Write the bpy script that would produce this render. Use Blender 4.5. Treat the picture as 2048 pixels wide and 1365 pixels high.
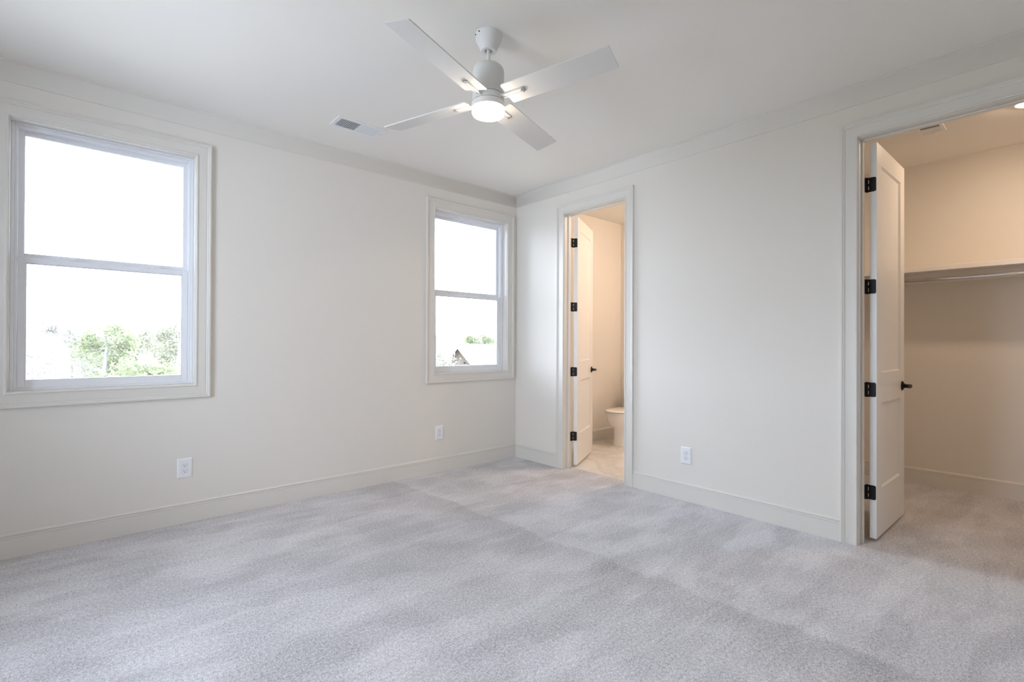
import bpy, bmesh, math, random
from mathutils import Vector, Matrix

# ------------------------------------------------------------------ camera, world, lights, exposure
for o in list(bpy.data.objects):
    bpy.data.objects.remove(o)
sc = bpy.context.scene
COL = sc.collection
PI = math.pi

F_PX, YAW, PITCH, ROLL = 986.78, 0.8458, 0.0045, 0.0040
CAM = Vector((-3.5556, -3.9489, 1.2168))
FWD = Vector((math.cos(YAW) * math.cos(PITCH), math.sin(YAW) * math.cos(PITCH), math.sin(PITCH)))
R0 = Vector((math.sin(YAW), -math.cos(YAW), 0.0))
U0 = R0.cross(FWD)
RGT = math.cos(ROLL) * R0 + math.sin(ROLL) * U0
UPV = -math.sin(ROLL) * R0 + math.cos(ROLL) * U0
cd = bpy.data.cameras.new('camera')
cd.sensor_fit = 'HORIZONTAL'
cd.sensor_width = 36.0
cd.lens = F_PX / 2048 * 36.0
cd.clip_start = 0.02
cd.clip_end = 2000
cam = bpy.data.objects.new('camera', cd)
COL.objects.link(cam)
m3 = Matrix((RGT, UPV, -FWD)).transposed()
cam.matrix_world = Matrix.Translation(CAM) @ m3.to_4x4()
sc.camera = cam

SKY_STRENGTH = 16.8
world = bpy.data.worlds.new('overcast_sky')
sc.world = world
world.use_nodes = True
wn, wl = world.node_tree.nodes, world.node_tree.links
bgn = wn['Background']
bgn.inputs['Color'].default_value = (0.84, 0.93, 1.12, 1)
bgn.inputs['Strength'].default_value = SKY_STRENGTH

sc.view_settings.view_transform = 'Standard'
sc.view_settings.look = 'None'
sc.view_settings.gamma = 1.0
sc.view_settings.use_curve_mapping = False
sc.view_settings.exposure = 0.0
sc.cycles.max_bounces = 14
sc.cycles.diffuse_bounces = 10
sc.cycles.glossy_bounces = 4
sc.cycles.transmission_bounces = 6
sc.cycles.transparent_max_bounces = 12
sc.cycles.sample_clamp_indirect = 12.0
sc.cycles.use_denoising = True
sc.cycles.use_light_tree = True

FAN_LAMP = 44.0        # radiance of the fan's lens
BATH_LAMP = 98.0
CLOSET_LAMP = 295.0
WARM = (1.0, 0.735, 0.52)
SOFT_WARM = (1.0, 0.83, 0.66)

H = 2.790              # bedroom ceiling
HF = 2.775             # height the fan is drawn at before it is hung
HC = 2.80              # closet and bathroom ceiling
X0, Y0 = -5.25, -4.95  # rear corner of the bedroom


def portal(name, loc, rot, sx, sy):
    l = bpy.data.lights.new(name, 'AREA')
    l.shape = 'RECTANGLE'
    l.size, l.size_y = sx, sy
    l.cycles.is_portal = True
    o = bpy.data.objects.new(name, l)
    COL.objects.link(o)
    o.location, o.rotation_euler = loc, rot


# ------------------------------------------------------------------ materials
def new_mat(name):
    m = bpy.data.materials.new(name)
    m.use_nodes = True
    nt = m.node_tree
    return m, nt.nodes, nt.links, nt.nodes['Principled BSDF']


def paint(name, col, rough=0.6, spec=0.4, nscale=60.0, bump=0.02, var=0.012, metallic=0.0):
    m, n, l, b = new_mat(name)
    tc = n.new('ShaderNodeTexCoord')
    nz = n.new('ShaderNodeTexNoise')
    nz.inputs['Scale'].default_value = nscale
    nz.inputs['Detail'].default_value = 3
    l.new(tc.outputs['Object'], nz.inputs['Vector'])
    mix = n.new('ShaderNodeMix')
    mix.data_type = 'RGBA'
    l.new(nz.outputs['Fac'], mix.inputs['Factor'])
    mix.inputs['A'].default_value = tuple(max(0, c * (1 - var)) for c in col) + (1,)
    mix.inputs['B'].default_value = tuple(min(1, c * (1 + var)) for c in col) + (1,)
    l.new(mix.outputs['Result'], b.inputs['Base Color'])
    b.inputs['Roughness'].default_value = rough
    b.inputs['Specular IOR Level'].default_value = spec
    b.inputs['Metallic'].default_value = metallic
    if bump > 0:
        bp = n.new('ShaderNodeBump')
        bp.inputs['Strength'].default_value = bump
        bp.inputs['Distance'].default_value = 0.002
        l.new(nz.outputs['Fac'], bp.inputs['Height'])
        l.new(bp.outputs['Normal'], b.inputs['Normal'])
    return m


WALL = paint('wall_paint', (0.765, 0.735, 0.685), 0.75, 0.25, 220, 0.05, 0.006)
CEIL = paint('ceiling_paint', (0.83, 0.81, 0.77), 0.85, 0.15, 220, 0.05, 0.006)
TRIM = paint('trim_paint', (0.725, 0.70, 0.655), 0.42, 0.5, 90, 0.012, 0.006)
DOORM = paint('door_paint', (0.83, 0.82, 0.80), 0.34, 0.5, 90, 0.012, 0.006)
VINYL = paint('window_vinyl', (0.82, 0.83, 0.86), 0.30, 0.5, 120, 0.0, 0.004)
BLACK = paint('black_metal', (0.009, 0.008, 0.008), 0.45, 0.22, 200, 0.02, 0.1)
FANM = paint('fan_white', (0.74, 0.735, 0.72), 0.42, 0.45, 150, 0.01, 0.006)
FANGREY = paint('fan_screw_metal', (0.42, 0.42, 0.42), 0.35, 0.5, 150, 0.0, 0.02, 0.6)
DARK = paint('dark_cavity', (0.02, 0.02, 0.022), 0.8, 0.1, 30, 0.0, 0.1)
DUCT_SHADE = paint('duct_shade_grey', (0.34, 0.35, 0.36), 0.7, 0.2, 30, 0.0, 0.1)  # grey that stands for the shade inside the vent ducts
PLASTIC = paint('outlet_plastic', (0.83, 0.84, 0.87), 0.28, 0.5, 90, 0.0, 0.004)
REGISTER = paint('register_enamel', (0.80, 0.81, 0.82), 0.4, 0.4, 90, 0.0, 0.006)
CERAMIC = paint('toilet_ceramic', (0.86, 0.85, 0.83), 0.12, 0.6, 20, 0.0, 0.004)
SHELFM = paint('shelf_paint', (0.82, 0.80, 0.77), 0.45, 0.4, 90, 0.01, 0.006)
CHROME = paint('chrome_rod', (0.75, 0.75, 0.75), 0.18, 0.5, 40, 0.0, 0.01, 1.0)
STUCCO = paint('pale_siding', (0.094, 0.078, 0.064), 0.8, 0.2, 8, 0.05, 0.06)
ROOFM = paint('roof_shingles', (0.080, 0.073, 0.063), 0.85, 0.2, 12, 0.2, 0.12)
RAKE = paint('roof_fascia', (0.30, 0.30, 0.30), 0.6, 0.3, 8, 0.0, 0.02)
BARK = paint('bark', (0.17, 0.165, 0.155), 0.9, 0.1, 25, 0.4, 0.25)
HILLM = paint('hill_woods', (0.098, 0.088, 0.074), 0.95, 0.05, 0.06, 0.0, 0.06)
LAWN = paint('lawn', (0.24, 0.235, 0.19), 0.95, 0.05, 0.8, 0.0, 0.2)


def leaf_mat(name, col):
    m, n, l, b = new_mat(name)
    oi = n.new('ShaderNodeTexCoord')
    nz = n.new('ShaderNodeTexNoise')
    nz.inputs['Scale'].default_value = 1.6
    nz.inputs['Detail'].default_value = 5
    l.new(oi.outputs['Object'], nz.inputs['Vector'])
    cr = n.new('ShaderNodeValToRGB')
    cr.color_ramp.elements[0].position = 0.35
    cr.color_ramp.elements[0].color = tuple(c * 0.7 for c in col) + (1,)
    cr.color_ramp.elements[1].position = 0.68
    cr.color_ramp.elements[1].color = tuple(c * 1.35 for c in col) + (1,)
    l.new(nz.outputs['Fac'], cr.inputs['Fac'])
    l.new(cr.outputs['Color'], b.inputs['Base Color'])
    b.inputs['Roughness'].default_value = 0.7
    b.inputs['Specular IOR Level'].default_value = 0.1
    b.inputs['Transmission Weight'].default_value = 0.0
    tr = n.new('ShaderNodeBsdfTranslucent')
    l.new(cr.outputs['Color'], tr.inputs['Color'])
    ms = n.new('ShaderNodeMixShader')
    ms.inputs['Fac'].default_value = 0.55
    l.new(b.outputs['BSDF'], ms.inputs[1])
    l.new(tr.outputs['BSDF'], ms.inputs[2])
    l.new(ms.outputs['Shader'], n['Material Output'].inputs['Surface'])
    return m


LEAF_A = leaf_mat('spring_leaves', (0.215, 0.21, 0.155))
LEAF_B = leaf_mat('pale_leaves', (0.235, 0.225, 0.20))
LEAF_C = leaf_mat('fresh_leaves', (0.20, 0.215, 0.13))


def glass_mat():
    m, n, l, b = new_mat('window_glass')
    n.remove(b)
    tr = n.new('ShaderNodeBsdfTransparent')
    tr.inputs['Color'].default_value = (0.97, 0.985, 0.98, 1)
    gl = n.new('ShaderNodeBsdfGlossy')
    gl.inputs['Roughness'].default_value = 0.01
    fr = n.new('ShaderNodeFresnel')
    fr.inputs['IOR'].default_value = 1.45
    ms = n.new('ShaderNodeMixShader')
    l.new(fr.outputs['Fac'], ms.inputs['Fac'])
    l.new(tr.outputs['BSDF'], ms.inputs[1])
    l.new(gl.outputs['BSDF'], ms.inputs[2])
    l.new(ms.outputs['Shader'], n['Material Output'].inputs['Surface'])
    return m


GLASS = glass_mat()


def lamp_mat(name, col, strength):
    m, n, l, b = new_mat(name)
    b.inputs['Base Color'].default_value = (0.85, 0.85, 0.83, 1)
    b.inputs['Roughness'].default_value = 0.4
    b.inputs['Emission Color'].default_value = col + (1,)
    b.inputs['Emission Strength'].default_value = strength
    return m


LENS = lamp_mat('fan_lens_lit', SOFT_WARM, FAN_LAMP)
BATHLENS = lamp_mat('bath_globe_lit', (1.0, 0.765, 0.60), BATH_LAMP)
CANLENS = lamp_mat('recessed_lens_lit', WARM, CLOSET_LAMP)


def carpet_mat():
    m, n, l, b = new_mat('cut_pile_carpet')
    tc = n.new('ShaderNodeTexCoord')

    def noise(scale, detail, vec=None, rough=0.5):
        z = n.new('ShaderNodeTexNoise')
        z.inputs['Scale'].default_value = scale
        z.inputs['Detail'].default_value = detail
        z.inputs['Roughness'].default_value = rough
        l.new(vec or tc.outputs['Object'], z.inputs['Vector'])
        return z.outputs['Fac']

    def math_(op, a, bb=None, c=None):
        x = n.new('ShaderNodeMath')
        x.operation = op
        for i, v in enumerate((a, bb, c)):
            if v is None:
                continue
            if isinstance(v, (int, float)):
                x.inputs[i].default_value = v
            else:
                l.new(v, x.inputs[i])
        return x.outputs[0]

    def ramp(v, a, c):                      # smooth 0..1 between a and c
        x = n.new('ShaderNodeMapRange')
        x.interpolation_type = 'SMOOTHSTEP'
        l.new(v, x.inputs['Value'])
        x.inputs['From Min'].default_value = a
        x.inputs['From Max'].default_value = c
        return x.outputs['Result']

    def stretched(rz, sx, sy):
        mp = n.new('ShaderNodeMapping')
        mp.inputs['Rotation'].default_value[2] = rz
        mp.inputs['Scale'].default_value = (sx, sy, 1)
        l.new(tc.outputs['Object'], mp.inputs['Vector'])
        return mp.outputs['Vector']

    fine = noise(165, 3, rough=0.75)
    mid = noise(70, 3)
    # nap: soft patches, plus the strokes a vacuum leaves in the pile
    patch = ramp(noise(3.2, 4), 0.44, 0.58)
    stroke = ramp(noise(1.5, 3, stretched(0.75, 1.0, 3.2)), 0.46, 0.55)
    stroke2 = ramp(noise(1.3, 2, stretched(-0.35, 0.8, 3.4)), 0.48, 0.535)
    # one long stroke edge running towards the closet corner
    sep = n.new('ShaderNodeSeparateXYZ')
    l.new(tc.outputs['Object'], sep.inputs['Vector'])
    wob = math_('MULTIPLY', math_('SUBTRACT', noise(3.0, 2), 0.5), 0.22)
    dist = math_('ADD', math_('ADD', math_('MULTIPLY', sep.outputs['X'], EDGE_N[0]),
                              math_('MULTIPLY', sep.outputs['Y'], EDGE_N[1])), -EDGE_D)
    dist = math_('ADD', dist, wob)
    edge = math_('MULTIPLY', ramp(dist, -0.02, 0.02), math_('SUBTRACT', 1.0, ramp(dist, 0.05, 0.45)))
    nap = math_('ADD', math_('MULTIPLY', patch, 0.09), math_('MULTIPLY', stroke, 0.10))
    nap = math_('ADD', nap, math_('MULTIPLY', stroke2, 0.08))
    nap = math_('SUBTRACT', nap, math_('MULTIPLY', edge, 0.15))
    grain = math_('MULTIPLY', math_('SUBTRACT', fine, 0.5), 2.3)
    grain = math_('ADD', grain, math_('MULTIPLY', math_('SUBTRACT', mid, 0.5), 0.9))
    val = math_('ADD', math_('ADD', 0.86, nap), grain)
    mul = n.new('ShaderNodeVectorMath')
    mul.operation = 'SCALE'
    mul.inputs[0].default_value = (0.585, 0.572, 0.590)
    l.new(val, mul.inputs['Scale'])
    l.new(mul.outputs['Vector'], b.inputs['Base Color'])
    b.inputs['Roughness'].default_value = 0.95
    b.inputs['Specular IOR Level'].default_value = 0.05
    b.inputs['Sheen Weight'].default_value = 0.15
    b.inputs['Sheen Roughness'].default_value = 0.6
    bp = n.new('ShaderNodeBump')
    bp.inputs['Strength'].default_value = 0.55
    bp.inputs['Distance'].default_value = 0.006
    l.new(math_('ADD', fine, math_('MULTIPLY', mid, 0.6)), bp.inputs['Height'])
    l.new(bp.outputs['Normal'], b.inputs['Normal'])
    return m


def floor_pt(px, py, z=0.0):
    """where the line of sight through a photo pixel meets the floor; used only to survey the carpet's stroke edge"""
    d = FWD + RGT * ((px - 1024) / F_PX) - UPV * ((py - 682.5) / F_PX)
    t = (z - CAM.z) / d.z
    return CAM + d * t


_a, _b = floor_pt(1190, 1112), floor_pt(1820, 1345)
_d = (_b - _a).normalized()
EDGE_N = (_d.y, -_d.x)
EDGE_D = _a.x * EDGE_N[0] + _a.y * EDGE_N[1]
if CAM.x * EDGE_N[0] + CAM.y * EDGE_N[1] < EDGE_D:
    EDGE_N = (-EDGE_N[0], -EDGE_N[1])
    EDGE_D = -EDGE_D
CARPET = carpet_mat()


def tile_mat():
    m, n, l, b = new_mat('marble_tile')
    tc = n.new('ShaderNodeTexCoord')
    mp = n.new('ShaderNodeMapping')
    mp.inputs['Rotation'].default_value[2] = 0.5
    l.new(tc.outputs['Object'], mp.inputs['Vector'])
    nz = n.new('ShaderNodeTexNoise')
    nz.inputs['Scale'].default_value = 2.0
    nz.inputs['Detail'].default_value = 8
    nz.inputs['Distortion'].default_value = 1.2
    l.new(mp.outputs['Vector'], nz.inputs['Vector'])
    cr = n.new('ShaderNodeValToRGB')
    e = cr.color_ramp.elements
    e[0].position, e[0].color = 0.40, (0.80, 0.78, 0.75, 1)
    e[1].position, e[1].color = 0.62, (0.79, 0.77, 0.74, 1)
    v = e.new(0.50)
    v.color = (0.68, 0.645, 0.61, 1)
    v2 = e.new(0.46)
    v2.color = (0.77, 0.75, 0.72, 1)
    l.new(nz.outputs['Fac'], cr.inputs['Fac'])
    br = n.new('ShaderNodeTexBrick')
    br.inputs['Scale'].default_value = 1.0
    br.inputs['Brick Width'].default_value = 0.60
    br.inputs['Row Height'].default_value = 0.30
    br.inputs['Mortar Size'].default_value = 0.003
    br.inputs['Color1'].default_value = (1, 1, 1, 1)
    br.inputs['Color2'].default_value = (0.96, 0.96, 0.96, 1)
    br.inputs['Mortar'].default_value = (0.72, 0.70, 0.68, 1)
    l.new(tc.outputs['Object'], br.inputs['Vector'])
    mx = n.new('ShaderNodeMix')
    mx.data_type = 'RGBA'
    mx.blend_type = 'MULTIPLY'
    mx.inputs['Factor'].default_value = 1.0
    l.new(cr.outputs['Color'], mx.inputs['A'])
    l.new(br.outputs['Color'], mx.inputs['B'])
    l.new(mx.outputs['Result'], b.inputs['Base Color'])
    b.inputs['Roughness'].default_value = 0.28
    return m


TILE = tile_mat()


# ------------------------------------------------------------------ mesh helpers
class MB:
    def __init__(s):
        s.v, s.f = [], []

    def add(s, vs, fs):
        k = len(s.v)
        s.v += [tuple(v) for v in vs]
        s.f += [tuple(i + k for i in f) for f in fs]
        return s

    def box(s, x0, x1, y0, y1, z0, z1, M=None):
        vs = [Vector((x, y, z)) for z in (z0, z1) for y in (y0, y1) for x in (x0, x1)]
        if M is not None:
            vs = [M @ v for v in vs]
        return s.add(vs, [(0, 2, 3, 1), (4, 5, 7, 6), (0, 1, 5, 4), (2, 6, 7, 3), (0, 4, 6, 2), (1, 3, 7, 5)])

    def mapped_box(s, fn, u0, u1, v0, v1, d0, d1):
        vs = [fn(u, v, d) for d in (d0, d1) for v in (v0, v1) for u in (u0, u1)]
        return s.add(vs, [(0, 2, 3, 1), (4, 5, 7, 6), (0, 1, 5, 4), (2, 6, 7, 3), (0, 4, 6, 2), (1, 3, 7, 5)])

    def rings(s, rings, close=True, cap0=True, cap1=True):
        k = len(rings[0])
        vs = [p for r in rings for p in r]
        fs = []
        for i in range(len(rings) - 1):
            for j in range(k if close else k - 1):
                a, b = i * k + j, i * k + (j + 1) % k
                fs.append((a, b, b + k, a + k))
        if cap0:
            fs.append(tuple(range(k))[::-1])
        if cap1:
            fs.append(tuple(range((len(rings) - 1) * k, len(rings) * k)))
        return s.add(vs, fs)

    def lathe(s, prof, cx=0, cy=0, n=48, M=None, cap0=True, cap1=True):
        rs = []
        for r, z in prof:
            ring = [Vector((cx + r * math.cos(2 * PI * j / n), cy + r * math.sin(2 * PI * j / n), z)) for j in range(n)]
            rs.append([M @ p for p in ring] if M is not None else ring)
        return s.rings(rs, True, cap0, cap1)

    def tube(s, pts, rad, n=10):
        pts = [Vector(p) for p in pts]
        rs = []
        for i, p in enumerate(pts):
            t = (pts[min(i + 1, len(pts) - 1)] - pts[max(i - 1, 0)]).normalized()
            a = t.cross(Vector((0, 0, 1)) if abs(t.z) < 0.9 else Vector((1, 0, 0))).normalized()
            b = t.cross(a)
            r = rad[i] if isinstance(rad, (list, tuple)) else rad
            rs.append([p + a * (r * math.cos(2 * PI * j / n)) + b * (r * math.sin(2 * PI * j / n)) for j in range(n)])
        return s.rings(rs)

    def build(s, name, mat, parent=None, smooth=False, bevel=0.0, seg=2, angle=35):
        me = bpy.data.meshes.new(name)
        me.from_pydata(s.v, [], s.f)
        bm = bmesh.new()
        bm.from_mesh(me)
        bmesh.ops.recalc_face_normals(bm, faces=bm.faces)
        bm.to_mesh(me)
        bm.free()
        me.materials.append(mat)
        o = bpy.data.objects.new(name, me)
        COL.objects.link(o)
        if smooth:
            for p in me.polygons:
                p.use_smooth = True
            me.set_sharp_from_angle(angle=math.radians(angle))
        if bevel > 0:
            b = o.modifiers.new('edge', 'BEVEL')
            b.width, b.segments = bevel, seg
            b.limit_method = 'ANGLE'
            b.angle_limit = math.radians(40)
        if parent is not None:
            put(o, parent)
        return o


def put(o, parent):
    o.parent = parent
    o.matrix_parent_inverse = parent.matrix_basis.inverted()


def tag(o, label, cat=None, group=None, kind=None):
    o['label'] = label
    if cat:
        o['category'] = cat
    if group:
        o['group'] = group
    if kind:
        o['kind'] = kind
    return o


def empty(name, loc):
    o = bpy.data.objects.new(name, None)
    COL.objects.link(o)
    o.location = loc
    o.empty_display_size = 0.1
    return o


def struct(o, label, cat):
    return tag(o, label, cat, kind='structure')


def copy_tree(o, parent=None):
    c = o.copy()
    COL.objects.link(c)
    if parent is not None:
        c.parent = parent
    for ch in [x for x in bpy.data.objects if x.parent == o]:
        copy_tree(ch, c)
    return c


def holed(mb, fn, us, vs, holes, d0, d1):
    """a wall slab in (u, v) with rectangular holes (u0, u1, v0, v1)"""
    U = sorted(set(us + [h[i] for h in holes for i in (0, 1)]))
    V = sorted(set(vs + [h[i] for h in holes for i in (2, 3)]))
    for a, b in zip(U, U[1:]):
        run = None
        for c, d in zip(V, V[1:]):
            mu, mv = (a + b) / 2, (c + d) / 2
            solid = not any(h[0] < mu < h[1] and h[2] < mv < h[3] for h in holes)
            if solid:
                run = (run[0], d) if run else (c, d)
            if run and (not solid or d == V[-1]):
                mb.mapped_box(fn, a, b, run[0], run[1], d0, d1)
                run = None
    return mb


def frame_sweep(mb, fn, prof, u0, u1, v0, v1, bottom=True):
    """sweep a casing profile (w outwards from the opening, d off the wall) round an opening with mitred corners"""
    rs = []
    if bottom:
        path = [(u0, v0, -1, -1), (u0, v1, -1, 1), (u1, v1, 1, 1), (u1, v0, 1, -1), (u0, v0, -1, -1)]
    else:
        path = [(u0, v0, -1, 0), (u0, v1, -1, 1), (u1, v1, 1, 1), (u1, v0, 1, 0)]
    for u, v, su, sv in path:
        rs.append([fn(u + su * w, v + sv * w, -d) for w, d in prof])
    return mb.rings(rs, True, not bottom, not bottom)


def extrude(mb, fn, prof, u0, u1, m0=0, m1=0):
    """a moulding profile (d off the wall, z) run along a wall from u0 to u1; m0/m1 mitre the ends by the profile's depth"""
    rs = [[fn(u0 + m0 * d, z, -d) for d, z in prof], [fn(u1 - m1 * d, z, -d) for d, z in prof]]
    return mb.rings(rs)


# wall maps: u along the wall, v up, d away from the bedroom
def L_(u, v, d): return Vector((u, d, v))                    # window wall, y = 0
def R_(u, v, d): return Vector((d, u, v))                    # door wall, x = 0
def B_(u, v, d): return Vector((X0 - d, u, v))               # rear wall, x = X0
def N_(u, v, d): return Vector((u, Y0 - d, v))               # near wall, y = Y0


CASING = [(0, 0), (0, .013), (.002, .0155), (.006, .017), (.010, .0155), (.0115, .0125), (.014, .0115),
          (.060, .0135), (.0615, .0115), (.0635, .0120), (.066, .0165), (.071, .0185), (.0745, .0175), (.0755, .0190),
          (.078, .0215), (.084, .0225), (.0875, .0215), (.0885, .0185), (.0885, 0)]
BASE = [(0, 0), (.0160, 0), (.0160, .1075), (.0148, .1085), (.0148, .1095), (.0165, .1105), (.0180, .1135), (.0178, .1175), (.0160, .1200),
        (.0080, .1208), (.0076, .1236), (.0125, .1246), (.0132, .1268), (.0105, .1320), (.0055, .1365), (0, .1380)]
CROWN = [(0, .1150), (.0070, .1150), (.0085, .1125), (.0085, .1060), (.0105, .0990), (.0145, .0800), (.0185, .0600), (.0220, .0400), (.0250, .0240), (.0275, .0150),
         (.0275, .0110), (.0320, .0090), (.0360, .0060), (.0360, 0), (0, 0)]
CROWN = [(d, H - z) for d, z in CROWN]

# ------------------------------------------------------------------ openings
W1 = (-3.836, -2.946)
W2 = (-1.032, -0.138)
WZ = (0.932, 2.482)
BD = (-0.697, -1.4095, 2.477)      # bathroom doorway: casing inner edges (y) and head
CD = (-3.100, -3.829, 2.477)       # closet doorway
REAR = [(-2.30, -1.00)]  # unseen window, added to bring side daylight into the room
REAR_Z = (0.70, 2.45)
NEAR = []
WT = 0.16

# ------------------------------------------------------------------ shell
floor_bm = MB()
floor_bm.box(X0, 0.103, Y0, 0, -0.04, 0)
floor_bm.box(0.103, 2.0, Y0, -1.95, -0.04, 0)
struct(floor_bm.build('floor', CARPET), 'light grey cut pile carpet covering the bedroom and running into the closet', 'carpet')
struct(MB().box(0.103, 1.90, -1.95, 0, -0.04, -0.001).build('floor_bathroom', TILE), 'white veined marble look tile floor beyond the bathroom threshold', 'tile floor')
struct(MB().box(X0 - WT, 0.0575, Y0 - WT, WT, H, H + 0.12).build('ceiling', CEIL), 'flat white bedroom ceiling carrying the fan', 'ceiling')
struct(MB().box(0.0575, 2.15, Y0 - WT, -1.92, HC, HC + 0.10).build('ceiling_closet', CEIL), 'closet ceiling in warm light with the recessed lamp', 'ceiling')
struct(MB().box(0.0575, 2.15, -1.92, WT, HC, HC + 0.10).build('ceiling_bathroom', CEIL), 'warm lit bathroom ceiling seen over the half open door', 'ceiling')

JZ = 0.012
mb = holed(MB(), L_, [X0 - WT, 2.15], [-0.1, H + 0.1],
           [(W1[0] - JZ, W1[1] + JZ, WZ[0] - JZ, WZ[1] + JZ), (W2[0] - JZ, W2[1] + JZ, WZ[0] - JZ, WZ[1] + JZ)], 0, WT)
struct(mb.build('wall_left', WALL), 'off white wall holding the two windows', 'wall')
JT = 0.018
mb = holed(MB(), R_, [Y0 - WT, 0], [-0.03, H + 0.1],
           [(BD[1] + 0.005 - JT, BD[0] - 0.005 + JT, -0.03, BD[2] - 0.005 + JT), (CD[1] + 0.005 - JT, CD[0] - 0.005 + JT, -0.03, CD[2] - 0.005 + JT)], 0, 0.115)
struct(mb.build('wall_right', WALL), 'off white wall with the bathroom and closet doorways', 'wall')
mb = holed(MB(), B_, [Y0 - WT, WT], [-0.1, H + 0.1], [(a - JZ, b + JZ, REAR_Z[0] - JZ, REAR_Z[1] + JZ) for a, b in REAR], 0, WT)
struct(mb.build('wall_back', WALL), 'bedroom wall behind the camera on the window side', 'wall')
mb = holed(MB(), N_, [X0, 0.0], [-0.1, H + 0.1], [(a, b, REAR_Z[0], REAR_Z[1]) for a, b in NEAR], 0, WT)
struct(mb.build('wall_near', WALL), 'bedroom wall behind the camera on the closet side', 'wall')
struct(MB().box(1.871, 2.0, -1.95, 0, -0.04, HC + .02).build('wall_bathroom_back', WALL), 'far bathroom wall behind the toilet tank', 'wall')
struct(MB().box(0.115, 1.98, -2.02, -1.92, -0.04, HC + .02).build('wall_bathroom_side', WALL), 'partition between the bathroom and the closet', 'wall')
struct(MB().box(1.985, 2.12, Y0, -2.02, -0.04, HC + .02).build('wall_closet_back', WALL), 'closet back wall carrying the shelf and hanging rod', 'wall')
struct(MB().box(0.115, 2.0, -2.62, -2.52, -0.04, HC + .02).build('wall_closet_side', WALL), 'closet side wall glimpsed past the door hinges', 'wall')
struct(MB().box(0.115, 2.12, Y0 - WT, -4.80, -0.04, HC + .02).build('wall_closet_end', WALL), 'closet end wall outside the view', 'wall')

# baseboards and crown
mb = MB(); extrude(mb, L_, BASE, X0, 0, 1, 1)
struct(mb.build('baseboard_left', TRIM, smooth=True, angle=28), 'white moulded baseboard under the two windows', 'baseboard')
mb = MB()
extrude(mb, R_, BASE, BD[0] + .0885, 0, 0, 1)
extrude(mb, R_, BASE, CD[0] + .0885, BD[1] - .0885)
extrude(mb, R_, BASE, Y0, CD[1] - .0885, 1, 0)
struct(mb.build('baseboard_right', TRIM, smooth=True, angle=28), 'white moulded baseboard on the wall with the doorways', 'baseboard')
mb = MB(); extrude(mb, B_, BASE, Y0, 0, 1, 1)
struct(mb.build('baseboard_back', TRIM, smooth=True, angle=28), 'baseboard behind the camera on the window side', 'baseboard')
mb = MB(); extrude(mb, N_, BASE, X0, 0, 1, 1)
struct(mb.build('baseboard_near', TRIM, smooth=True, angle=28), 'baseboard behind the camera on the closet side', 'baseboard')
mb = MB(); extrude(mb, lambda u, v, d: Vector((1.985 + d, u, v)), BASE, -4.80, -2.62)
struct(mb.build('baseboard_closet', TRIM, smooth=True, angle=28), 'baseboard along the closet back wall under the rod', 'baseboard')
mb = MB(); extrude(mb, lambda u, v, d: Vector((u, -2.62 - d * -1, v)), BASE, 0.115, 1.985)
mb = MB(); extrude(mb, lambda u, v, d: Vector((u, -2.62 + d, v)), BASE, 0.115, 1.97)
struct(mb.build('baseboard_closet_side', TRIM, smooth=True, angle=28), 'baseboard on the closet side wall behind the door', 'baseboard')
BATHBASE = BASE[:1] + [(.030, 0), (.030, .008), (.026, .016), (.016, .019)] + BASE[2:]
mb = MB(); extrude(mb, L_, BATHBASE, 0.115, 1.871, 0, 1)
struct(mb.build('baseboard_bathroom', TRIM, smooth=True, angle=28), 'bathroom baseboard with shoe moulding beside the toilet', 'baseboard')
mb = MB(); extrude(mb, lambda u, v, d: Vector((1.871 + d, u, v)), BATHBASE, -1.92, 0, 0, 1)
struct(mb.build('baseboard_bathroom_back', TRIM, smooth=True, angle=28), 'baseboard on the far bathroom wall', 'baseboard')
CB = [(d, z + (HC - H)) for d, z in CROWN]
mb = MB(); extrude(mb, L_, CROWN, X0, 0, 1, 1)
struct(mb.build('trim_1', TRIM, smooth=True, angle=50), 'white crown moulding above the two windows', 'crown moulding')
mb = MB(); extrude(mb, R_, CROWN, Y0, 0, 1, 1)
struct(mb.build('trim_2', TRIM, smooth=True, angle=50), 'white crown moulding above the doorways', 'crown moulding')
mb = MB(); extrude(mb, B_, CROWN, Y0, 0, 1, 1)
struct(mb.build('trim_3', TRIM, smooth=True, angle=50), 'crown moulding behind the camera on the window side', 'crown moulding')
mb = MB(); extrude(mb, N_, CROWN, X0, 0, 1, 1)
struct(mb.build('trim_4', TRIM, smooth=True, angle=50), 'crown moulding behind the camera on the closet side', 'crown moulding')


# ------------------------------------------------------------------ windows
def rect_frame(mb, fn, u0, u1, v0, v1, wl, wr, wb, wt, d0, d1):
    mb.mapped_box(fn, u0, u0 + wl, v0, v1, d0, d1)
    mb.mapped_box(fn, u1 - wr, u1, v0, v1, d0, d1)
    mb.mapped_box(fn, u0 + wl, u1 - wr, v0, v0 + wb, d0, d1)
    mb.mapped_box(fn, u0 + wl, u1 - wr, v1 - wt, v1, d0, d1)
    return mb


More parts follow.
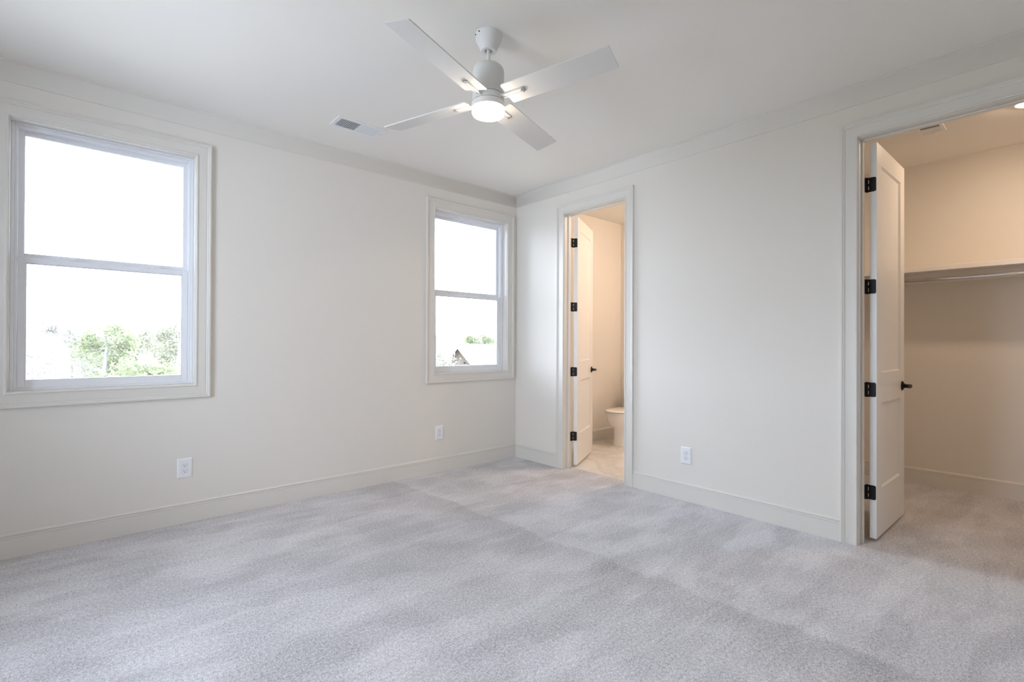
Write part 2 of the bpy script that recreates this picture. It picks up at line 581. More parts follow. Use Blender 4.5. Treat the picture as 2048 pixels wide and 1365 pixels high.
def window(name, fn, u0, u1, v0, v1, label, casing=True):
    root = empty(name, fn((u0 + u1) / 2, v0, 0))
    struct(root, label, 'window')
    if casing:
        frame_sweep(MB(), fn, CASING, u0 - .004, u1 + .004, v0 - .004, v1 + .004).build('casing', TRIM, root, smooth=True, angle=30)
    j = 0.012
    # extension jamb: thin boards lining the opening
    rect_frame(MB(), fn, u0 - j, u1 + j, v0 - j, v1 + j, j, j, j, j, -0.0015, 0.075).build('jamb_liner', TRIM, root)
    fr = MB()
    rect_frame(fr, fn, u0, u1, v0, v1, .016, .016, .012, .014, 0.062, 0.155)
    rect_frame(fr, fn, u0 + .016, u1 - .016, v0 + .012, v1 - .014, .013, .013, .008, .016, 0.067, 0.155)
    fr.build('window_frame', VINYL, root, bevel=.0025)
    a, b = u0 + .030, u1 - .030
    zm = v0 + 0.772
    up = MB()
    rect_frame(up, fn, a - .006, b + .006, zm - .030, v1 - .026, .031, .031, .058, .030, 0.105, 0.137)
    rect_frame(up, fn, a + .019, b - .019, zm + .022, v1 - .050, .008, .008, .008, .008, 0.109, 0.133)
    us = up.build('upper_sash', VINYL, root, bevel=.002)
    MB().mapped_box(fn, a + .02, b - .02, zm + .02, v1 - .048, 0.118, 0.124).build('glass_pane', GLASS, us)
    MB().mapped_box(fn, a + .09, a + .23, v1 - .041, v1 - .037, 0.099, 0.106).build('pull_lip', VINYL, us, bevel=.001)
    lo = MB()
    rect_frame(lo, fn, a, b, v0 + .016, zm, .033, .033, .040, .031, 0.070, 0.102)
    rect_frame(lo, fn, a + .033, b - .033, v0 + .056, zm - .031, .005, .005, .005, .005, 0.075, 0.098)
    ls = lo.build('lower_sash', VINYL, root, bevel=.002)
    MB().mapped_box(fn, a + .03, b - .03, v0 + .054, zm - .03, 0.083, 0.089).build('glass_pane', GLASS, ls)
    for k in (0.27, 0.78):
        u = a + (b - a) * k
        lk = MB()
        lk.mapped_box(fn, u - .030, u + .030, zm, zm + .007, 0.076, 0.098)
        lk.mapped_box(fn, u - .004, u + .026, zm + .006, zm + .013, 0.072, 0.086)
        sl = lk.build('sash_lock', VINYL, ls, bevel=.0015)
    return root


window('window_1', L_, W1[0], W1[1], WZ[0], WZ[1], 'large double hung window at the left, trees outside')
window('window_2', L_, W2[0], W2[1], WZ[0], WZ[1], 'double hung window in the corner, gabled house outside')
for i, (a, b) in enumerate(REAR):
    window('window_%d' % (3 + i), B_, a, b, REAR_Z[0], REAR_Z[1], ('unseen rear window added for side daylight, nearer the corner behind the camera', 'rear window farther along behind the camera')[i])
for i, (a, b) in enumerate(NEAR):
    window('window_%d' % (5 + i), N_, a, b, REAR_Z[0], REAR_Z[1], ('side window behind the camera away from the closet', 'side window behind the camera towards the closet')[i])
for a, b in (W1, W2):
    portal('daylight_portal', ((a + b) / 2, WT + .03, sum(WZ) / 2), (-PI / 2, 0, 0), b - a, WZ[1] - WZ[0])
for a, b in REAR:
    portal('daylight_portal', (X0 - WT - .03, (a + b) / 2, sum(REAR_Z) / 2), (PI / 2, 0, -PI / 2), b - a, REAR_Z[1] - REAR_Z[0])
for a, b in NEAR:
    portal('daylight_portal', ((a + b) / 2, Y0 - WT - .03, sum(REAR_Z) / 2), (PI / 2, 0, 0), b - a, REAR_Z[1] - REAR_Z[0])


# ------------------------------------------------------------------ doors
LEAF_T = 0.035
PANELS = ((0.315, 0.850), (1.040, 2.345))


def rounded_plate(w, h, t, r, n=6, right_only=False):
    """rounded rectangle plate in local (x: 0..w, z: -h/2..h/2), thickness t along y"""
    pts = []
    cs = [(w - r, h / 2 - r, 0), (r, h / 2 - r, 1), (r, -h / 2 + r, 2), (w - r, -h / 2 + r, 3)]
    for cx, cz, q in cs:
        if right_only and q in (1, 2):
            pts.append((0, h / 2 if q == 1 else -h / 2))
            continue
        for k in range(n + 1):
            a = (q + k / n) * PI / 2
            pts.append((cx + r * math.cos(a), cz + r * math.sin(a)))
    return pts


def door(name, y_in, y_out, zh, pivot, ang, length, label, lever_flip=1):
    root = empty(name, (0.06, (y_in + y_out) / 2, 0))
    struct(root, label, 'door')
    frame_sweep(MB(), R_, CASING, y_out, y_in, 0, zh, bottom=False).build('casing', TRIM, root, smooth=True, angle=30)
    ji, jo, jz = y_in - .005, y_out + .005, zh - .005
    jm = MB()
    jm.box(-.001, .115, ji, ji + JT, 0, jz + JT)
    jm.box(-.001, .115, jo - JT, jo, 0, jz + JT)
    jm.box(-.001, .115, jo, ji, jz, jz + JT)
    jb = jm.build('jamb', TRIM, root, bevel=.0015)
    st = MB()
    st.box(.046, .079, ji - .011, ji, 0, jz)
    st.box(.046, .079, jo, jo + .011, 0, jz)
    st.box(.046, .079, jo + .011, ji - .011, jz - .011, jz)
    st.build('door_stop', TRIM, jb, bevel=.003)
    # the leaf, local frame: x along the leaf from the hinge edge, y = -LEAF_T..0, z up
    M = Matrix.Translation(pivot) @ Matrix.Rotation(ang, 4, 'Z')
    lf = MB()
    zb, zt = 0.022, 2.468
    s1 = 0.112
    T = -LEAF_T
    lf.box(0, s1, T, 0, zb, zt, M)
    lf.box(length - s1, length, T, 0, zb, zt, M)
    zs = [zb] + [z for p in PANELS for z in p] + [zt]
    for a, b in ((zs[0], zs[1]), (zs[2], zs[3]), (zs[4], zs[5])):
        lf.box(s1, length - s1, T, 0, a, b, M)
    for a, b in PANELS:                     # recessed flat panels with a sloped sticking on both faces
        x0, x1 = s1, length - s1
        lf.box(x0, x1, T + .011, -.011, a, b, M)
        for y0, y1 in ((T + .001, T + .0115), (-.001, -.0115)):
            k = .010
            o4 = [(x0, a), (x1, a), (x1, b), (x0, b)]
            i4 = [(x0 + k, a + k), (x1 - k, a + k), (x1 - k, b - k), (x0 + k, b - k)]
            vs = [M @ Vector((x, y0, z)) for x, z in o4] + [M @ Vector((x, y1, z)) for x, z in i4]
            lf.add(vs, [(i, (i + 1) % 4, 4 + (i + 1) % 4, 4 + i) for i in range(4)])
    leaf = lf.build('door_leaf', DOORM, root)
    # hinges: a leaf let into the door edge, a leaf on the jamb, and the knuckle between them
    for zc in (2.210, 1.577, 0.938, 0.303):
        hb = MB()
        hh = .089
        pl = rounded_plate(.030, hh, .002, .009, right_only=True)
        box = lambda y0, y1, z0, z1, x0=-.0024, x1=.0004: hb.box(x0, x1, y0, y1, z0, z1, M)
        # plate on the hinge edge of the leaf (local plane x = 0), corners rounded away from the knuckle
        hb.rings([[M @ Vector((x, -.002 - p[0], zc + p[1])) for p in pl] for x in (-.0024, .0004)])
        e0, e1 = zc - hh / 2, zc + hh / 2
        box(-.0022, .0050, e0, e1)
        for f0, f1 in ((0, .16), (.40, .60), (.84, 1)):      # bridges to the knuckle, two slots left open
            box(.0048, .0092, e0 + hh * f0, e0 + hh * f1)
        pin = M @ Vector((-.0030, .0140, 0))
        for k in range(5):
            z0 = e0 + k * hh / 5
            hb.lathe([(.0056, z0 + .0006), (.0060, z0 + .0014), (.0060, z0 + hh / 5 - .0014), (.0056, z0 + hh / 5 - .0006)], pin.x, pin.y, 16)
        box(.0090, .0150, e0, e1)
        hb.lathe([(.0040, e0 - .0020), (.0055, e0 - .0008), (.0055, e0)], pin.x, pin.y, 14)
        hb.lathe([(.0055, e1), (.0055, e1 + .0010), (.0035, e1 + .0022)], pin.x, pin.y, 14)
        # plate on the jamb face, and its strip to the knuckle
        hb.rings([[Vector((.113 - p[0], y, zc + p[1])) for p in pl] for y in (ji + .0003, ji - .0022)])
        tgt = Vector((.1125, ji - .001, 0))
        d = Vector((tgt.x - pin.x, tgt.y - pin.y, 0))
        nrm = Vector((-d.y, d.x, 0)).normalized() * .0012
        vs = [Vector((pin.x, pin.y, z)) + e for z in (e0, e1) for e in (-nrm, nrm, d + nrm, d - nrm)]
        hb.add(vs, [(0, 1, 2, 3), (7, 6, 5, 4), (0, 4, 5, 1), (1, 5, 6, 2), (2, 6, 7, 3), (3, 7, 4, 0)])
        tag(hb.build('hinge', BLACK, leaf), 'black butt hinge')
    # lever handle on the face turned to the room, its twin on the other face
    zc, xc = 0.930, length - .062
    for side in (-1, 1):
        y0 = T if side < 0 else 0.0
        A = M @ Matrix.Translation((xc, y0, zc)) @ Matrix.Rotation(PI / 2 if side < 0 else -PI / 2, 4, 'X')
        h = MB()
        h.lathe([(.0335, 0), (.0335, .003), (.031, .006), (.022, .010), (.0155, .015), (.0125, .024), (.0115, .044), (.010, .047)], 0, 0, 28, A)
        pts = [(0, .042), (-.010, .052), (-.030, .056), (-.060, .056), (-.090, .053), (-.112, .049)]
        rs = []
        for i, (lx, lz) in enumerate(pts):
            hw = [.012, .013, .011, .0105, .0095, .0075][i]
            th = [.006, .007, .0068, .006, .0055, .004][i]
            rs.append([A @ Vector((lx, hw * math.cos(2 * PI * k / 14), lz + th * math.sin(2 * PI * k / 14))) for k in range(14)])
        h.rings(rs)
        tag(h.build('door_handle', BLACK, leaf, smooth=True, angle=50), 'black lever handle')
    return root


door('door_1', BD[0], BD[1], BD[2], Vector((.1315, -.7095, 0)), math.radians(27.0), 0.700, 'white two panel bathroom door standing open at the toilet')
door('door_2', CD[0], CD[1], CD[2], Vector((.1360, -3.1300, 0)), math.radians(-0.7), 0.712, 'white two panel closet door standing open under the recessed light')


# ------------------------------------------------------------------ ceiling fan
FC = Vector((-2.0002, -2.0058, HF))
fan = empty('ceiling_fan', FC)
tag(fan, 'white four blade ceiling fan with a lit drum light under it', 'ceiling fan')
fx, fy = FC.x, FC.y
MB().lathe([(.020, HF), (.066, HF), (.0660, HF - .016), (.0640, HF - .028), (.0425, HF - .076), (.0400, HF - .0825), (.0370, HF - .085),
            (.022, HF - .085), (.019, HF - .080), (.019, HF - .060), (.010, HF - .050)], fx, fy, 56).build('canopy', FANM, fan, smooth=True, angle=30)
for a in (2.75, 3.25):
    cs = MB()
    cs.lathe([(.0035, -.002), (.0035, .003), (.002, .004)], 0, 0, 10,
             Matrix.Translation((fx + .0655 * math.cos(a), fy + .0655 * math.sin(a), HF - .012)) @ Matrix.Rotation(a, 4, 'Z') @ Matrix.Rotation(PI / 2, 4, 'Y'))
    cs.build('canopy_screw', DARK, bpy.data.objects['canopy'])
MB().lathe([(.0110, HF - .050), (.0135, HF - .066), (.0125, HF - .0765), (.0092, HF - .082)], fx, fy, 28).build('hanger_ball', FANM, fan, smooth=True)
MB().lathe([(.0092, HF - .070), (.0092, 2.612)], fx, fy, 28).build('downrod', FANM, fan, smooth=True)
MB().lathe([(.0100, 2.634), (.0115, 2.620), (.020, 2.6190), (.054, 2.6160), (.069, 2.6080), (.0770, 2.5960), (.0800, 2.5800), (.0795, 2.4660), (.0765, 2.4640), (.03, 2.4640)],
           fx, fy, 64).build('motor_housing', FANM, fan, smooth=True, angle=30)
MB().lathe([(.030, 2.4640), (.0745, 2.4630), (.0745, 2.4300), (.030, 2.4290)], fx, fy, 64).build('motor_core', DARK, fan, smooth=True, angle=30)
MB().lathe([(.0785, 2.4615), (.0800, 2.4605), (.0800, 2.4330), (.0785, 2.4320), (.07, 2.4320), (.07, 2.4615)], fx, fy, 64).build('blade_hub', FANM, fan, smooth=True, angle=30)
MB().lathe([(.070, 2.4295), (.0800, 2.4295), (.0838, 2.4250), (.0842, 2.4200), (.0842, 2.3990), (.0815, 2.3975), (.070, 2.3975)], fx, fy, 64).build('light_ring', FANM, fan, smooth=True, angle=30)
MB().lathe([(.070, 2.3980), (.0815, 2.3980), (.0820, 2.3900), (.0815, 2.3780), (.0780, 2.3700), (.0700, 2.3660), (.045, 2.3635), (.02, 2.3630), (.0005, 2.3628)],
           fx, fy, 64).build('light_lens', LENS, fan, smooth=True, angle=60)

BL_R0, BL_R1, BL_W, BL_T = 0.1081, 0.6576, 0.1368, 0.0055


def blade_mesh():
    pts = []
    for cx, cy, q, r in ((BL_R1, BL_W / 2, 0, .007), (BL_R0, BL_W / 2, 1, .011), (BL_R0, -BL_W / 2, 2, .011), (BL_R1, -BL_W / 2, 3, .007)):
        ox = cx - r if q in (0, 3) else cx + r
        oy = cy - r if q in (0, 1) else cy + r
        for k in range(6):
            a = (q + k / 5) * PI / 2
            pts.append((ox + r * math.cos(a), oy + r * math.sin(a)))
    e = .0012
    ring = lambda s, z: [Vector((x * 1.0, y * s, z)) for x, y in pts]
    return MB().rings([ring(.985, 0), ring(1, e), ring(1, BL_T - e), ring(.985, BL_T)])


def bracket_mesh():
    b = MB()
    # flat arm under the blade, two raised ribs, and a round end
    b.box(.074, .196, -.0138, .0138, -.0050, .0002)
    for y in (-.0100, .0100):
        b.box(.074, .198, y - .0036, y + .0036, -.0090, -.0045)
    b.box(.070, .084, -.0150, .0150, -.0100, .0060)
    return b


bl0 = blade_mesh().build('blade', FANM, bevel=0)
br0 = bracket_mesh().build('blade_bracket', FANM, bl0, bevel=.0015)
s = MB()
for x, y, r in ((.203, -.0065, .0085), (.203, .0080, .0070), (.192, .0, .004)):
    s.lathe([(r, .0002), (r, -.0045), (r * .7, -.0075)], x, y, 16)
sw0 = s.build('blade_screw', FANGREY, bl0)
DIH = (0.0443, 0.0436, -0.0079, -0.0030)
TILT = -0.2233
for i in range(4):
    b = bl0 if i == 0 else copy_tree(bl0)
    a = 3.4526 + i * PI / 2
    d = Vector((math.cos(a) * math.cos(DIH[i]), math.sin(a) * math.cos(DIH[i]), math.sin(DIH[i])))
    n = Vector((-math.sin(a), math.cos(a), 0))
    y = (n * math.cos(TILT) + Vector((0, 0, math.sin(TILT)))).normalized()
    z = d.cross(y).normalized()
    M = Matrix((d, y, z)).transposed().to_4x4()
    M.translation = Vector((fx, fy, 2.4424))
    b.parent = fan
    b.matrix_parent_inverse = fan.matrix_basis.inverted()
    b.matrix_basis = M
k_ = (H - CAM.z) / (HF - CAM.z)          # hang it from the ceiling itself
fan.location = CAM + (FC - CAM) * k_
fan.scale = (k_, k_, k_)


# ------------------------------------------------------------------ ceiling registers
def register(name, x0, x1, y0, y1, z, nsl, label, lip=.030, tilt=30):
    root = empty(name, ((x0 + x1) / 2, (y0 + y1) / 2, z))
    tag(root, label, 'air vent', 'ceiling air vents')
    pl = MB()
    t = .0055
    xm = (x0 + x1) / 2
    a, b, c, d = x0 + lip, x1 - lip, y0 + lip, y1 - lip
    pl.box(x0, a, y0, y1, z - t, z)
    pl.box(b, x1, y0, y1, z - t, z)
    pl.box(a, b, y0, c, z - t, z)
    pl.box(a, b, d, y1, z - t, z)
    pl.box(xm - .006, xm + .006, c, d, z - t, z)
    face = pl.build('face_frame', REGISTER, root, bevel=.002)
    MB().box(a - .002, b + .002, c - .002, d + .002, z - .0008, z - .0002).build('duct_shade_sheet', DUCT_SHADE, root)  # flat sheet behind the louvers; shade of the duct put into its colour
    for (p, q, sg) in ((a, xm - .006, -1), (xm + .006, b, 1)):
        m = MB()
        w = (q - p) / nsl
        for k in range(nsl):
            cx = p + (k + .5) * w
            M = Matrix.Translation((cx, 0, z - .0042)) @ Matrix.Rotation(sg * math.radians(tilt), 4, 'Y')
            m.box(-w * .33, w * .33, c, d, -.0005, .0005, M)
        m.build('louver_bank', REGISTER, root)
    for sx in (x0 + lip * .45, x1 - lip * .45):
        sm = MB()
        sm.lathe([(.004, z - t), (.004, z - t - .001), (.002, z - t - .0018)], sx, (y0 + y1) / 2, 12)
        sm.build('mounting_screw', FANGREY, root)
    return root


register('ceiling_vent', -2.196, -1.834, -.606, -.416, H, 11, 'white ceiling air register over the window wall beside the fan')
register('ceiling_vent', .985, 1.235, -3.355, -3.205, HC, 8, 'white register in the closet ceiling above the open door', lip=.022)

# recessed closet light
rl = empty('recessed_light', (1.085, -3.79, HC))
tag(rl, 'round recessed light glowing in the closet ceiling', 'recessed light')
MB().lathe([(.062, HC), (.090, HC), (.0895, HC - .003), (.082, HC - .0060), (.066, HC - .0060), (.062, HC - .003)], 1.085, -3.79, 48).build('trim_ring', REGISTER, rl, smooth=True, angle=40)
MB().lathe([(.0640, HC - .0005), (.0640, HC - .0060), (.0600, HC - .0095), (.0500, HC - .0125), (.030, HC - .0145), (.0005, HC - .0150)], 1.085, -3.79, 48).build('light_lens', CANLENS, rl, smooth=True)

# bathroom ceiling globe, beyond the doorway's sight line
bgx, bgy = 1.15, -1.55
bgl = empty('bathroom_ceiling_light', (bgx, bgy, HC))
tag(bgl, 'flush round lamp on the bathroom ceiling out of sight', 'ceiling light')
MB().lathe([(.02, HC), (.150, HC), (.150, HC - .018), (.140, HC - .024), (.02, HC - .024)], bgx, bgy, 40).build('lamp_base', REGISTER, bgl, smooth=True, angle=40)
MB().lathe([(.138, HC - .024), (.132, HC - .050), (.110, HC - .074), (.070, HC - .092), (.030, HC - .099), (.0005, HC - .100)], bgx, bgy, 40).build('glass_shade', BATHLENS, bgl, smooth=True)


# ------------------------------------------------------------------ outlets
def outlet(fn, uc, zc, label, w=.086, h=.132):
    root = empty('wall_outlet', fn(uc, zc, 0))
    tag(root, label, 'electrical outlet', 'duplex wall outlets')
    pl = MB()
    e = .006
    r = lambda k, d: [fn(uc + sx * (w / 2 - k), zc + sz * (h / 2 - k), -d) for sx, sz in ((-1, -1), (1, -1), (1, 1), (-1, 1))]
    pl.rings([r(0, 0), r(0, .002), r(e, .0068)])
    pl.build('cover_plate', PLASTIC, root)
    for s in (-1, 1):
        z0 = zc + s * .0195
        rc = MB()
        pts = []
        for k in range(32):
            a = 2 * PI * k / 32
            pts.append((.0172 * math.cos(a), max(-.0138, min(.0138, .0172 * math.sin(a)))))
        g = lambda k, d: [fn(uc + x * k, z0 + z * k, -d) for x, z in pts]
        rc.rings([g(1, .0060), g(1, .0078), g(.94, .0086)])
        rec = rc.build('receptacle', PLASTIC, root)
        rim = MB()
        rim.rings([g(1.07, .0066), g(1.07, .00695), g(1.0, .00695), g(1.0, .0066)], True, False, False)
        rim.build('receptacle_gap', FANGREY, rec)
        sl = MB()
        sl.mapped_box(fn, uc - .0075, uc - .0053, z0 - .0015, z0 + .0070, -.0089, -.0080)
        sl.mapped_box(fn, uc + .0053, uc + .0075, z0 - .0005, z0 + .0062, -.0089, -.0080)
        sl.mapped_box(fn, uc - .0024, uc + .0024, z0 - .0088, z0 - .0042, -.0089, -.0080)
        sl.build('contact_slots', DARK, rec)
    scw = MB()
    scw.rings([[fn(uc + .0028 * math.cos(2 * PI * k / 12), zc + .0028 * math.sin(2 * PI * k / 12), -d) for k in range(12)] for d in (.0066, .0076)])
    scw.build('plate_screw', PLASTIC, root)
    return root


outlet(L_, -2.997, .367, 'white duplex outlet on the window wall below the larger view of trees')
outlet(L_, -.971, .368, 'white duplex outlet below the corner window')
outlet(R_, -1.979, .351, 'white duplex outlet on the wall between the two doorways')

# ------------------------------------------------------------------ closet fittings
sh = empty('closet_shelf', (1.985, -3.7, 1.80))
tag(sh, 'painted shelf along the closet back wall above the rod', 'shelf')
MB().box(1.668, 1.985, -4.80, -2.62, 1.838, 1.857).build('shelf_board', SHELFM, sh)
MB().box(1.650, 1.668, -4.80, -2.62, 1.819, 1.857).build('front_edge', SHELFM, sh, bevel=.0015)
MB().box(1.966, 1.985, -4.80, -2.62, 1.752, 1.838).build('wall_cleat', SHELFM, sh, bevel=.0015)
rd = MB()
rd.tube([(1.70, -4.79, 1.752), (1.70, -3.7, 1.752), (1.70, -2.63, 1.752)], .0155, 24)
rod = empty('closet_rod', (1.70, -3.7, 1.752))
tag(rod, 'chrome hanging rod under the closet shelf', 'clothes rod')
rd.build('rod', CHROME, rod, smooth=True, angle=60)
for y in (-4.80, -2.62):
    k = 1 if y < -4 else -1
    MB().lathe([(.029, 0), (.029, .004), (.020, .006), (.0185, .016)], 0, 0, 28,
               Matrix.Translation((1.70, y, 1.752)) @ Matrix.Rotation(-k * PI / 2, 4, 'X')).build('rod_socket', CHROME, rod, smooth=True, angle=40)


# ------------------------------------------------------------------ toilet
TY, TXB = -0.400, 1.852                   # centre line and back of the tank
toilet = empty('toilet', (1.45, TY, 0))
tag(toilet, 'white toilet with closed lid beyond the bathroom door', 'toilet')


def oval(xf, xb, hw, z, n=40, sq=2.0):
    """egg outline: front (towards the room) at xf, back at xb"""
    out = []
    cx = xf + (xb - xf) * .46
    for k in range(n):
        a = 2 * PI * k / n
        c, s_ = math.cos(a), math.sin(a)
        rx = (cx - xf) if c < 0 else (xb - cx)
        p = 2.0 if c < 0 else 2.8
        rr = (abs(c) ** p + abs(s_) ** p) ** (-1 / p)
        out.append(Vector((cx + rx * rr * c, TY + hw * rr * s_, z)))
    return out


XF = 1.130
bw = MB()
bw.rings([oval(1.235, 1.70, .118, 0), oval(1.232, 1.70, .120, .012), oval(1.238, 1.70, .112, .10), oval(1.236, 1.70, .110, .20), oval(1.218, 1.70, .122, .222), oval(1.187, 1.70, .146, .246),
          oval(1.162, 1.70, .165, .275), oval(1.148, 1.70, .176, .310), oval(1.140, 1.70, .182, .345), oval(1.138, 1.70, .183, .375), oval(1.140, 1.70, .181, .385)])
bw.build('bowl', CERAMIC, toilet, smooth=True, angle=60)
MB().rings([oval(XF + .008, 1.60, .180, .386), oval(XF + .002, 1.60, .186, .390), oval(XF + .002, 1.60, .186, .399), oval(XF + .008, 1.60, .180, .403)]).build('seat', CERAMIC, toilet, smooth=True, angle=40)
MB().rings([oval(XF + .008, 1.61, .179, .407), oval(XF, 1.61, .187, .411), oval(XF, 1.61, .187, .419), oval(XF + .012, 1.60, .176, .426), oval(XF + .08, 1.56, .120, .431)]).build('lid', CERAMIC, toilet, smooth=True, angle=60)
tk = MB()
tk.box(1.655, TXB, TY - .19, TY + .19, .385, .735)
tk.build('tank', CERAMIC, toilet, bevel=.02, seg=4)
MB().box(1.643, TXB + .004, TY - .20, TY + .20, .735, .768).build('tank_lid', CERAMIC, toilet, bevel=.008, seg=3)
MB().tube([(1.655, TY + .13, .69), (1.640, TY + .13, .69), (1.635, TY + .09, .685), (1.635, TY + .06, .683)], .006, 10).build('flush_lever', CHROME, toilet, smooth=True)

# ------------------------------------------------------------------ outside
GZ = -3.3


def out_pt(px, dist, z):
    d = FWD + RGT * ((px - 1024) / F_PX)
    p = CAM + d * dist
    return Vector((p.x, p.y, z))


struct(MB().box(-120, 140, 0.6, 300, GZ - .3, GZ).build('ground', LAWN), 'lawn far below the windows', 'lawn')
hm = MB()
random.seed(5)
rs0, rs1, rs2 = [], [], []
for k in range(90):
    a = -0.35 + k / 89 * 2.6
    r = 260
    zt = 6.5 + 2.4 * math.sin(a * 6.1) + 1.3 * math.sin(a * 17 + 1) + .9 * random.random()
    rs0.append(Vector((CAM.x + r * math.cos(a), CAM.y + r * math.sin(a), GZ)))
    rs1.append(Vector((CAM.x + (r + 15) * math.cos(a), CAM.y + (r + 15) * math.sin(a), zt)))
    rs2.append(Vector((CAM.x + (r + 90) * math.cos(a), CAM.y + (r + 90) * math.sin(a), GZ)))
hm.rings([rs0, rs1, rs2], False, False, False)
struct(hm.build('hills', HILLM, smooth=True), 'hazy wooded hills on the horizon', 'hills')

# neighbouring gabled house
house = empty('house', out_pt(921, 25, GZ))
tag(house, 'neighbouring house with a pale gable outside the corner window', 'house')
apex = out_pt(921, 25, 1.13)
ra = math.radians(27)
rdv = Vector((math.cos(ra), math.sin(ra), 0))
side = Vector((-rdv.y, rdv.x, 0))
pitch, half, ln = 1.08, 3.4, 14.0
ez = apex.z - half * pitch


def hp(s_, t, z): return Vector((apex.x, apex.y, 0)) + side * s_ + rdv * t + Vector((0, 0, z))


wlm = MB()
pent = lambda t: [hp(-half, t, GZ), hp(half, t, GZ), hp(half, t, ez), hp(0, t, apex.z - .12), hp(-half, t, ez)]
wlm.rings([pent(0), pent(ln)])
wlm.build('wall', STUCCO, house)
rf = MB()
for s_ in (-1, 1):
    o = .35
    q = lambda s2, t, dz: hp(s_ * s2, t, apex.z - s2 * pitch + dz)
    vs = [q(0, -.3, 0), q(0, ln + .3, 0), q(half + o, ln + .3, 0), q(half + o, -.3, 0), q(0, -.3, -.12), q(0, ln + .3, -.12), q(half + o, ln + .3, -.12), q(half + o, -.3, -.12)]
    rf.add(vs, [(0, 1, 2, 3), (7, 6, 5, 4), (0, 4, 5, 1), (1, 5, 6, 2), (2, 6, 7, 3), (3, 7, 4, 0)])
rf.build('roof', ROOFM, house)
rc = MB()
rc.tube([hp(0, -.3, apex.z + .01), hp(0, ln + .3, apex.z + .01)], .035, 8)
rc.build('ridge_cap', BARK, house)
rk = MB()
for s_ in (-1, 1):
    q = lambda s2, t, dz: hp(s_ * s2, t, apex.z - s2 * pitch + dz)
    vs = [q(0, -.34, .01), q(half + .35, -.34, .01), q(half + .35, -.34, -.20), q(0, -.34, -.20), q(0, -.29, .01), q(half + .35, -.29, .01), q(half + .35, -.29, -.20), q(0, -.29, -.20)]
    rk.add(vs, [(0, 1, 2, 3), (7, 6, 5, 4), (0, 4, 5, 1), (1, 5, 6, 2), (2, 6, 7, 3), (3, 7, 4, 0)])
rk.build('roof_fascia', RAKE, house)
vn = MB()
vn.lathe([(.04, 0), (.04, .04), (.025, .05)], 0, 0, 16, Matrix.Translation(hp(-.25, -.02, .22)) @ Matrix.Rotation(ra, 4, 'Z') @ Matrix.Rotation(-PI / 2, 4, 'Y'))
vn.build('gable_vent', DARK, house)


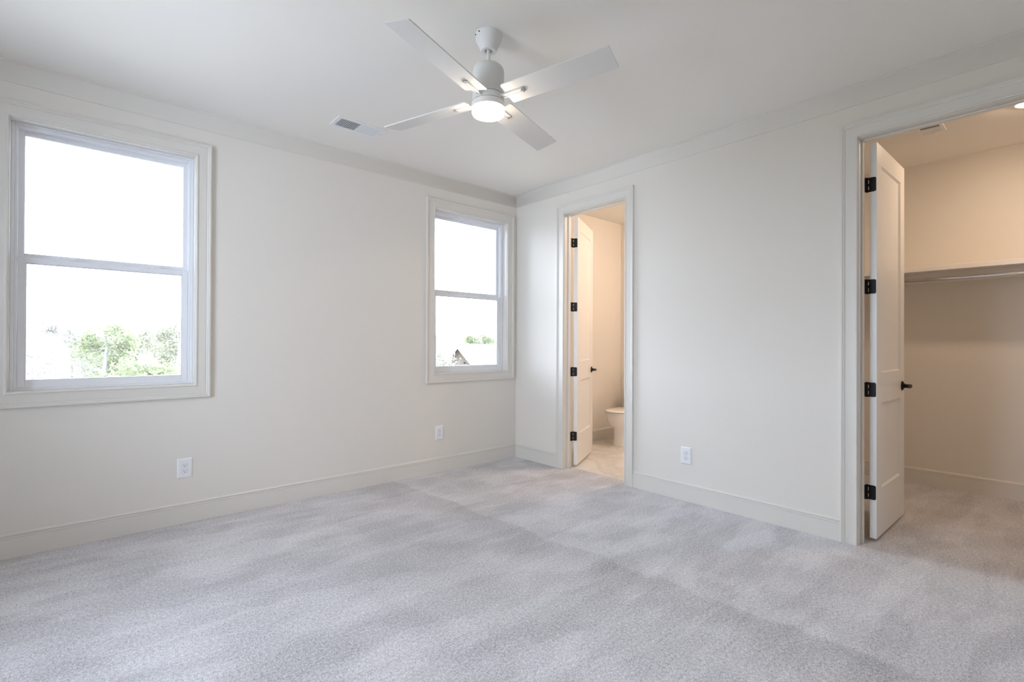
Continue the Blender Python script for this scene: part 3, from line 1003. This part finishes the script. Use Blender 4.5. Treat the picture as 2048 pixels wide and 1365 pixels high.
def tree(px, dist, top, rad, leaves, leaf, label, seed, leaf_size=.10, cat='tree'):
    rng = random.Random(seed)
    base = out_pt(px, dist, GZ)
    hgt = top - GZ
    root = empty('tree', base)
    tag(root, label, cat, 'trees outside the windows')
    tk_ = MB()
    trunk = [base + Vector((rng.uniform(-.12, .12), rng.uniform(-.12, .12), hgt * t)) for t in (0, .2, .4, .6, .8, .97)]
    tk_.tube(trunk, [.16, .13, .10, .075, .045, .012], 8)
    tips = []
    for k in range(26):
        t = rng.uniform(.25, .95)
        j = min(4, int(t * 5))
        p0 = trunk[j].lerp(trunk[j + 1], t * 5 - j if t * 5 - j <= 1 else 1)
        a = rng.uniform(0, 2 * PI)
        L = rad * (1.15 - .75 * abs(t - .45) * 1.4) * rng.uniform(.6, 1.0)
        p2 = p0 + Vector((math.cos(a) * L, math.sin(a) * L, rng.uniform(.15, .55) * L))
        p2.z = min(p2.z, base.z + hgt * 1.02)
        p1 = p0.lerp(p2, .5) + Vector((0, 0, -.08 * L))
        tk_.tube([p0, p1, p2], [.035, .022, .006], 5)
        tips.append((p0, p1, p2))
        for q in range(3):
            f = rng.uniform(.3, .95)
            s0 = p1.lerp(p2, f)
            s1 = s0 + Vector((rng.uniform(-1, 1), rng.uniform(-1, 1), rng.uniform(-.2, .9))) * .32 * L
            tk_.tube([s0, s1], [.010, .003], 4)
            tips.append((s0, s0.lerp(s1, .5), s1))
    tk_.build('trunk', BARK, root)
    if leaves:
        cr = MB()
        for k in range(int(leaves * 2.2)):
            p0, p1, p2 = rng.choice(tips)
            p = p1.lerp(p2, rng.uniform(-.3, 1.1)) + Vector((rng.gauss(0, .21), rng.gauss(0, .21), rng.gauss(0, .18)))
            u = Vector((rng.gauss(0, 1), rng.gauss(0, 1), rng.gauss(0, 1))).normalized()
            w = u.cross(Vector((rng.gauss(0, 1), rng.gauss(0, 1), rng.gauss(0, 1)))).normalized()
            s_ = leaf_size * rng.uniform(.5, 1.1)
            cr.add([p - u * s_, p + w * s_ * .45, p + u * s_, p - w * s_ * .45], [(0, 1, 2, 3)])
        cr.build('crown', leaf, root)


tree(212, 17.5, 2.10, 1.15, 3000, LEAF_C, 'taller fresh green tree rising mid view outside the left window', 11, .075)
tree(354, 17.5, 1.80, 1.10, 3000, LEAF_A, 'green tree partly behind the right stile of the left window', 13, .075)
tree(70, 17.5, 1.10, 1.10, 800, LEAF_B, 'thin half bare tree at the left edge of the left window', 16, .065)
tree(122, 13.5, .55, 1.05, 1300, LEAF_B, 'low sparse tree in front at the left of the left window', 19, .06)
tree(302, 13.5, .75, 1.05, 3000, LEAF_C, 'low leafy tree in front towards the right of the left window', 18, .065)
tree(140, 22.2, 1.95, 1.45, 2600, LEAF_B, 'loose pale tree left of the tallest tree outside the left window', 14, .08)
tree(275, 22.2, 1.85, 1.45, 3400, LEAF_A, 'bushy pale green tree right of the tallest tree outside the left window', 12, .08)
tree(60, 27.5, 1.30, 1.9, 1600, LEAF_B, 'faint distant tree low in the left pane of the left window', 23, .085)
tree(210, 27.5, 1.95, 1.9, 3000, LEAF_B, 'pale tree directly behind the tallest tree outside the left window', 15, .09)
tree(362, 27.5, 2.15, 1.9, 3400, LEAF_A, 'distant bushy tree at the right edge of the left window', 24, .09)
tree(874, 18.0, 1.10, .95, 2600, LEAF_A, 'leafy tree left of the gabled house outside the corner window', 20, .075)
tree(958, 44.0, 2.25, 2.2, 2600, LEAF_C, 'tree showing over the roof ridge of the neighbouring house', 21, .11)
tree(990, 52.0, 2.1, 2.6, 2600, LEAF_B, 'faint tree farther right beyond the roof of the neighbouring house', 22, .12)
